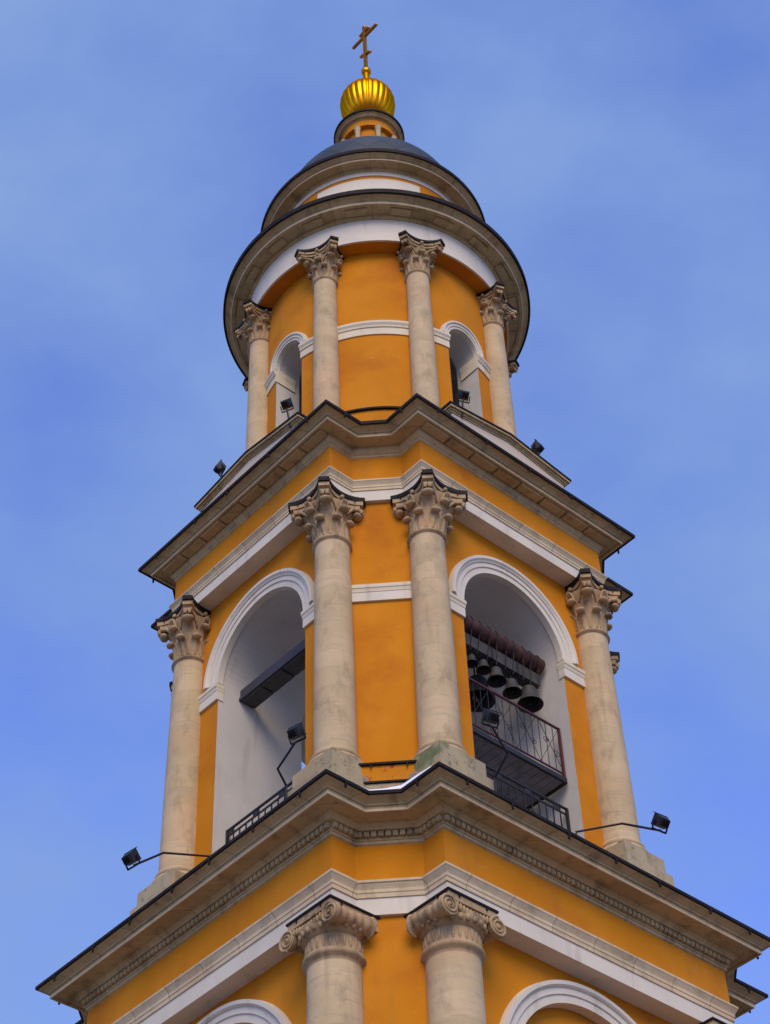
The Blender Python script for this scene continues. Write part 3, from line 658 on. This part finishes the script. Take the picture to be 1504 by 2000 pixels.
# ------------------------------------------------------------------ bell beams and bells
bt = thing('bell_beam', (0, 3.08, 26.2), 'rusty brown tube bound with wire spanning the right arch above the bells', 'beam', 'beams inside the belfry arches')
b = MB(); b.tube([(-1.33, 3.08, 26.2), (-1.30, 3.08, 26.2), (1.40, 3.08, 26.2)], [0.13, 0.185, 0.185], 24); b.build('tube', M['rust'], bt, tuple(bt.location))
for i in range(11):
    x = -1.15 + 0.235 * i + random.uniform(-0.03, 0.03)
    b = MB(); b.tube([(x + 0.03 * math.sin(j), 3.08 + 0.197 * math.cos(2 * PI * j / 16), 26.2 + 0.197 * math.sin(2 * PI * j / 16)) for j in range(17)], 0.012, 5)
    b.bar((x, 3.20, 26.05), (x + random.uniform(-0.05, 0.05), 3.10, 25.55), 0.014); b.build('wire_binding', M['iron'], bt, tuple(bt.location))
gb = thing('timber_beam', (0, 2.98, 25.78), 'dark grey timber under the rusty tube carrying the small bells', 'beam', 'beams inside the belfry arches')
b = MB()
for x0, x1 in ((-1.25, -0.62), (-0.58, 0.10), (0.14, 1.38)): b.box(((x0 + x1) / 2, 2.98, 25.80), ((x1 - x0) / 2, 0.13, 0.15))
b.build('beam', M['greybeam'], gb, tuple(gb.location))
b = MB()
for x in (-0.60, 0.12): b.box((x, 2.98, 25.80), (0.03, 0.14, 0.16))
b.build('strap', M['iron'], gb, tuple(gb.location))
def bell(x, y, zm, r, label, zt):
    t = thing('bell', (x, y, zm), label, 'bell', 'bells hanging in the right belfry arch')
    b = MB(); h = r * 1.65
    b.lathe([(r, zm), (r * 0.985, zm + 0.03 * h), (r * 0.86, zm + 0.14 * h), (r * 0.70, zm + 0.38 * h), (r * 0.61, zm + 0.66 * h), (r * 0.56, zm + 0.86 * h), (r * 0.46, zm + 0.95 * h), (r * 0.15, zm + h), (0.001, zm + h)], 32, (x, y))
    b.mi = 1; b.lathe([(r, zm), (r * 0.95, zm), None, (r * 0.80, zm + 0.14 * h), (r * 0.64, zm + 0.38 * h), (r * 0.55, zm + 0.66 * h), (r * 0.40, zm + 0.88 * h), (0.001, zm + 0.92 * h)], 32, (x, y))
    b.build('bell_body', [M['bell'], M['bellin']], t, (x, y, zm), normals=False)
    b = MB(); b.bar((x, y, zm + h * 0.9), (x, y, zm + 0.02), 0.02); b.ell((x, y, zm + 0.03), (r * 0.13, r * 0.13, r * 0.15)); b.build('clapper', M['iron'], t, (x, y, zm))
    b = MB(); b.bar((x - r * 0.12, y, zm + h * 0.98), (x - r * 0.12, y, zt), 0.025); b.bar((x + r * 0.12, y, zm + h * 0.98), (x + r * 0.12, y, zt), 0.025); b.build('hanger', M['iron'], t, (x, y, zm))
bell(-0.99, 3.0, 25.09, 0.275, 'bronze bell with the widest mouth, hanging nearest the right end of the rusty tube', 25.68)
bell(-0.49, 3.0, 25.13, 0.205, 'middle sized bronze bell hanging second from the right end of the rusty tube', 25.68)
bell(-0.06, 3.0, 25.21, 0.205, 'middle sized bronze bell third from the right end of the tube, above the railing', 25.68)
bell(0.29, 3.0, 25.31, 0.155, 'small bronze bell fourth from the right end of the rusty tube', 25.68)
bell(0.62, 3.0, 25.30, 0.135, 'smallest bronze bell, half lost in shade beside the left jamb', 25.68)
bell(-0.05, 2.45, 25.05, 0.36, 'big dark bell hanging behind the row of small bells', 26.8)

lb = thing('steel_beam', (2.95, 0, 25.9), 'dark grey steel beam with panelled underside spanning the left belfry arch', 'beam', 'beams inside the belfry arches')
b = MB(); b.box((3.02, 0, 26.06), (0.06, 1.38, 0.10)); b.box((2.90, 0, 25.92), (0.20, 1.40, 0.03)); b.build('beam', M['steel'], lb, tuple(lb.location))
b = MB()
for y0 in (-1.36, -0.70, 0.0, 0.70): b.box((2.88, y0 + 0.33, 25.87), (0.17, 0.31, 0.02))
b.build('underside_panel', M['greybeam'], lb, tuple(lb.location))

# ------------------------------------------------------------------ floodlights
def floodlight(label, pts, center, aim, size=1.0, stem=False):
    base = Vector(pts[0]); t = thing('floodlight', base, label, 'floodlight', 'black floodlights fixed to the tower')
    b = MB(); b.tube(pts, 0.022, 8, sm=False); b.build('arm', M['black'], t, tuple(base))
    c = Vector(center); f = Vector(aim).normalized(); x = f.cross(Vector((0, 0, 1))).normalized(); y = x.cross(f); ax = (x, f, y); s = size
    def Q(u, v, w_): return c + x * (u * s) + f * (v * s) + y * (w_ * s)
    b = MB(); F = [Q(-.15, .09, -.115), Q(.15, .09, -.115), Q(.15, .09, .115), Q(-.15, .09, .115)]; K = [Q(-.10, -.10, -.075), Q(.10, -.10, -.075), Q(.10, -.10, .075), Q(-.10, -.10, .075)]; F0 = [Q(-.15, .05, -.115), Q(.15, .05, -.115), Q(.15, .05, .115), Q(-.15, .05, .115)]
    b.grid([K, F0, F], cu=True); b.poly(K[::-1]); b.poly(F)
    for i in range(5): b.box(Q(-.08 + .04 * i, -.12, 0), (0.006 * s, 0.03 * s, 0.07 * s), ax)
    b.box(Q(0, .11, .125), (0.155 * s, 0.035 * s, 0.006 * s), ax)
    h = b.build('housing', M['black'], t, tuple(base))
    b = MB(); b.box(Q(0, .093, 0), (.13 * s, .004 * s, .095 * s), ax); b.build('lens', M['glass'], h, tuple(base))
    e = Vector(pts[-1]); b = MB()
    for sg in (-1, 1): b.bar(Q(sg * .165, 0, 0), Q(sg * .165, -0.02, -.17), 0.018 * s, 0.035 * s)
    b.bar(Q(-.17, -0.02, -.17), Q(.17, -0.02, -.17), 0.018 * s, 0.035 * s); b.bar(Q(0, -0.02, -.17), e, 0.025 * s); b.build('bracket', M['black'], t, tuple(base))
floodlight('black floodlight on a long bent arm standing out left of the lower left column', [(4.6, -0.11, 20.0), (4.6, -0.11, 20.59), (5.2, -0.74, 20.75), (5.9, -0.62, 20.1)], (5.9, -0.75, 20.33), (-0.8, -0.1, 0.75), 0.95)
floodlight('black floodlight on a long bent arm standing out right of the lower right column', [(-0.05, 4.6, 20.0), (-0.05, 4.6, 20.58), (-0.63, 5.2, 20.69), (-0.82, 5.9, 20.22)], (-0.88, 5.9, 20.44), (-0.1, -0.8, 0.75), 0.95)
floodlight('black floodlight on a kinked pole in front of the left belfry arch', [(4.4, 1.8, 20.2), (4.4, 1.8, 21.14), (4.8, 2.05, 21.17), (5.0, 2.77, 21.2)], (5.0, 2.79, 21.43), (-0.8, -0.2, 0.7), 0.95)
floodlight('black floodlight on a kinked pole in front of the right arch balcony', [(1.74, 4.4, 20.2), (1.74, 4.4, 21.04), (1.78, 4.8, 21.33), (2.3, 5.0, 21.5)], (2.32, 5.0, 21.76), (-0.2, -0.8, 0.7), 0.95)
floodlight('small black floodlight on a thin stem in front of the upper left arched opening', [(4.12, 1.48, 31.2), (4.15, 1.47, 31.52), (4.15, 1.41, 31.85)], (4.15, 1.38, 32.04), (-0.7, -0.3, 0.75), 0.85)
floodlight('small black floodlight in front of the upper right arched opening', [(1.44, 4.12, 31.2), (1.43, 4.15, 31.6), (1.40, 4.15, 31.75)], (1.36, 4.15, 31.94), (-0.3, -0.7, 0.75), 0.85)
floodlight('small black floodlight on the left sloping edge of the left pediment against the sky', [(4.12, -0.85, 31.4), (4.15, -0.90, 31.6), (4.15, -0.95, 31.75)], (4.15, -1.01, 31.95), (-0.7, 0.2, 0.75), 0.85)
floodlight('small black floodlight on the right sloping edge of the right pediment against the sky', [(-0.85, 4.12, 31.4), (-0.88, 4.15, 31.55), (-0.90, 4.15, 31.65)], (-0.91, 4.15, 31.83), (0.2, -0.7, 0.75), 0.85)

# ------------------------------------------------------------------ snow in the gutter between the middle columns
b = MB(); P16 = outline(*T1, 0.70); rows = []
path = [Vector(P16[0]).lerp(Vector(P16[1]), 0.45), Vector(P16[1]), Vector(P16[1]).lerp(Vector(P16[2]), 0.5), Vector(P16[2]), Vector(P16[2]).lerp(Vector(P16[3]), 0.45), Vector(P16[2]).lerp(Vector(P16[3]), 0.8)]
for i, p in enumerate(path):
    n_ = Vector((1, 1)).normalized(); hgt = (0.03, 0.06, 0.07, 0.13, 0.11, 0.04)[i]; w_ = (0.06, 0.2, 0.25, 0.25, 0.15, 0.05)[i]
    rows.append([(p.x, p.y, 19.53), (p.x - n_.x * 0.02, p.y - n_.y * 0.02, 19.53 + hgt * 0.8), (p.x - n_.x * w_ * 0.5, p.y - n_.y * w_ * 0.5, 19.55 + hgt), (p.x - n_.x * w_, p.y - n_.y * w_, 19.55)])
b.sm = True; b.grid(rows); sn = b.build('snow', M['snow']); tag(sn, 'thin drift of white snow along the gutter between the two middle columns', 'snow')
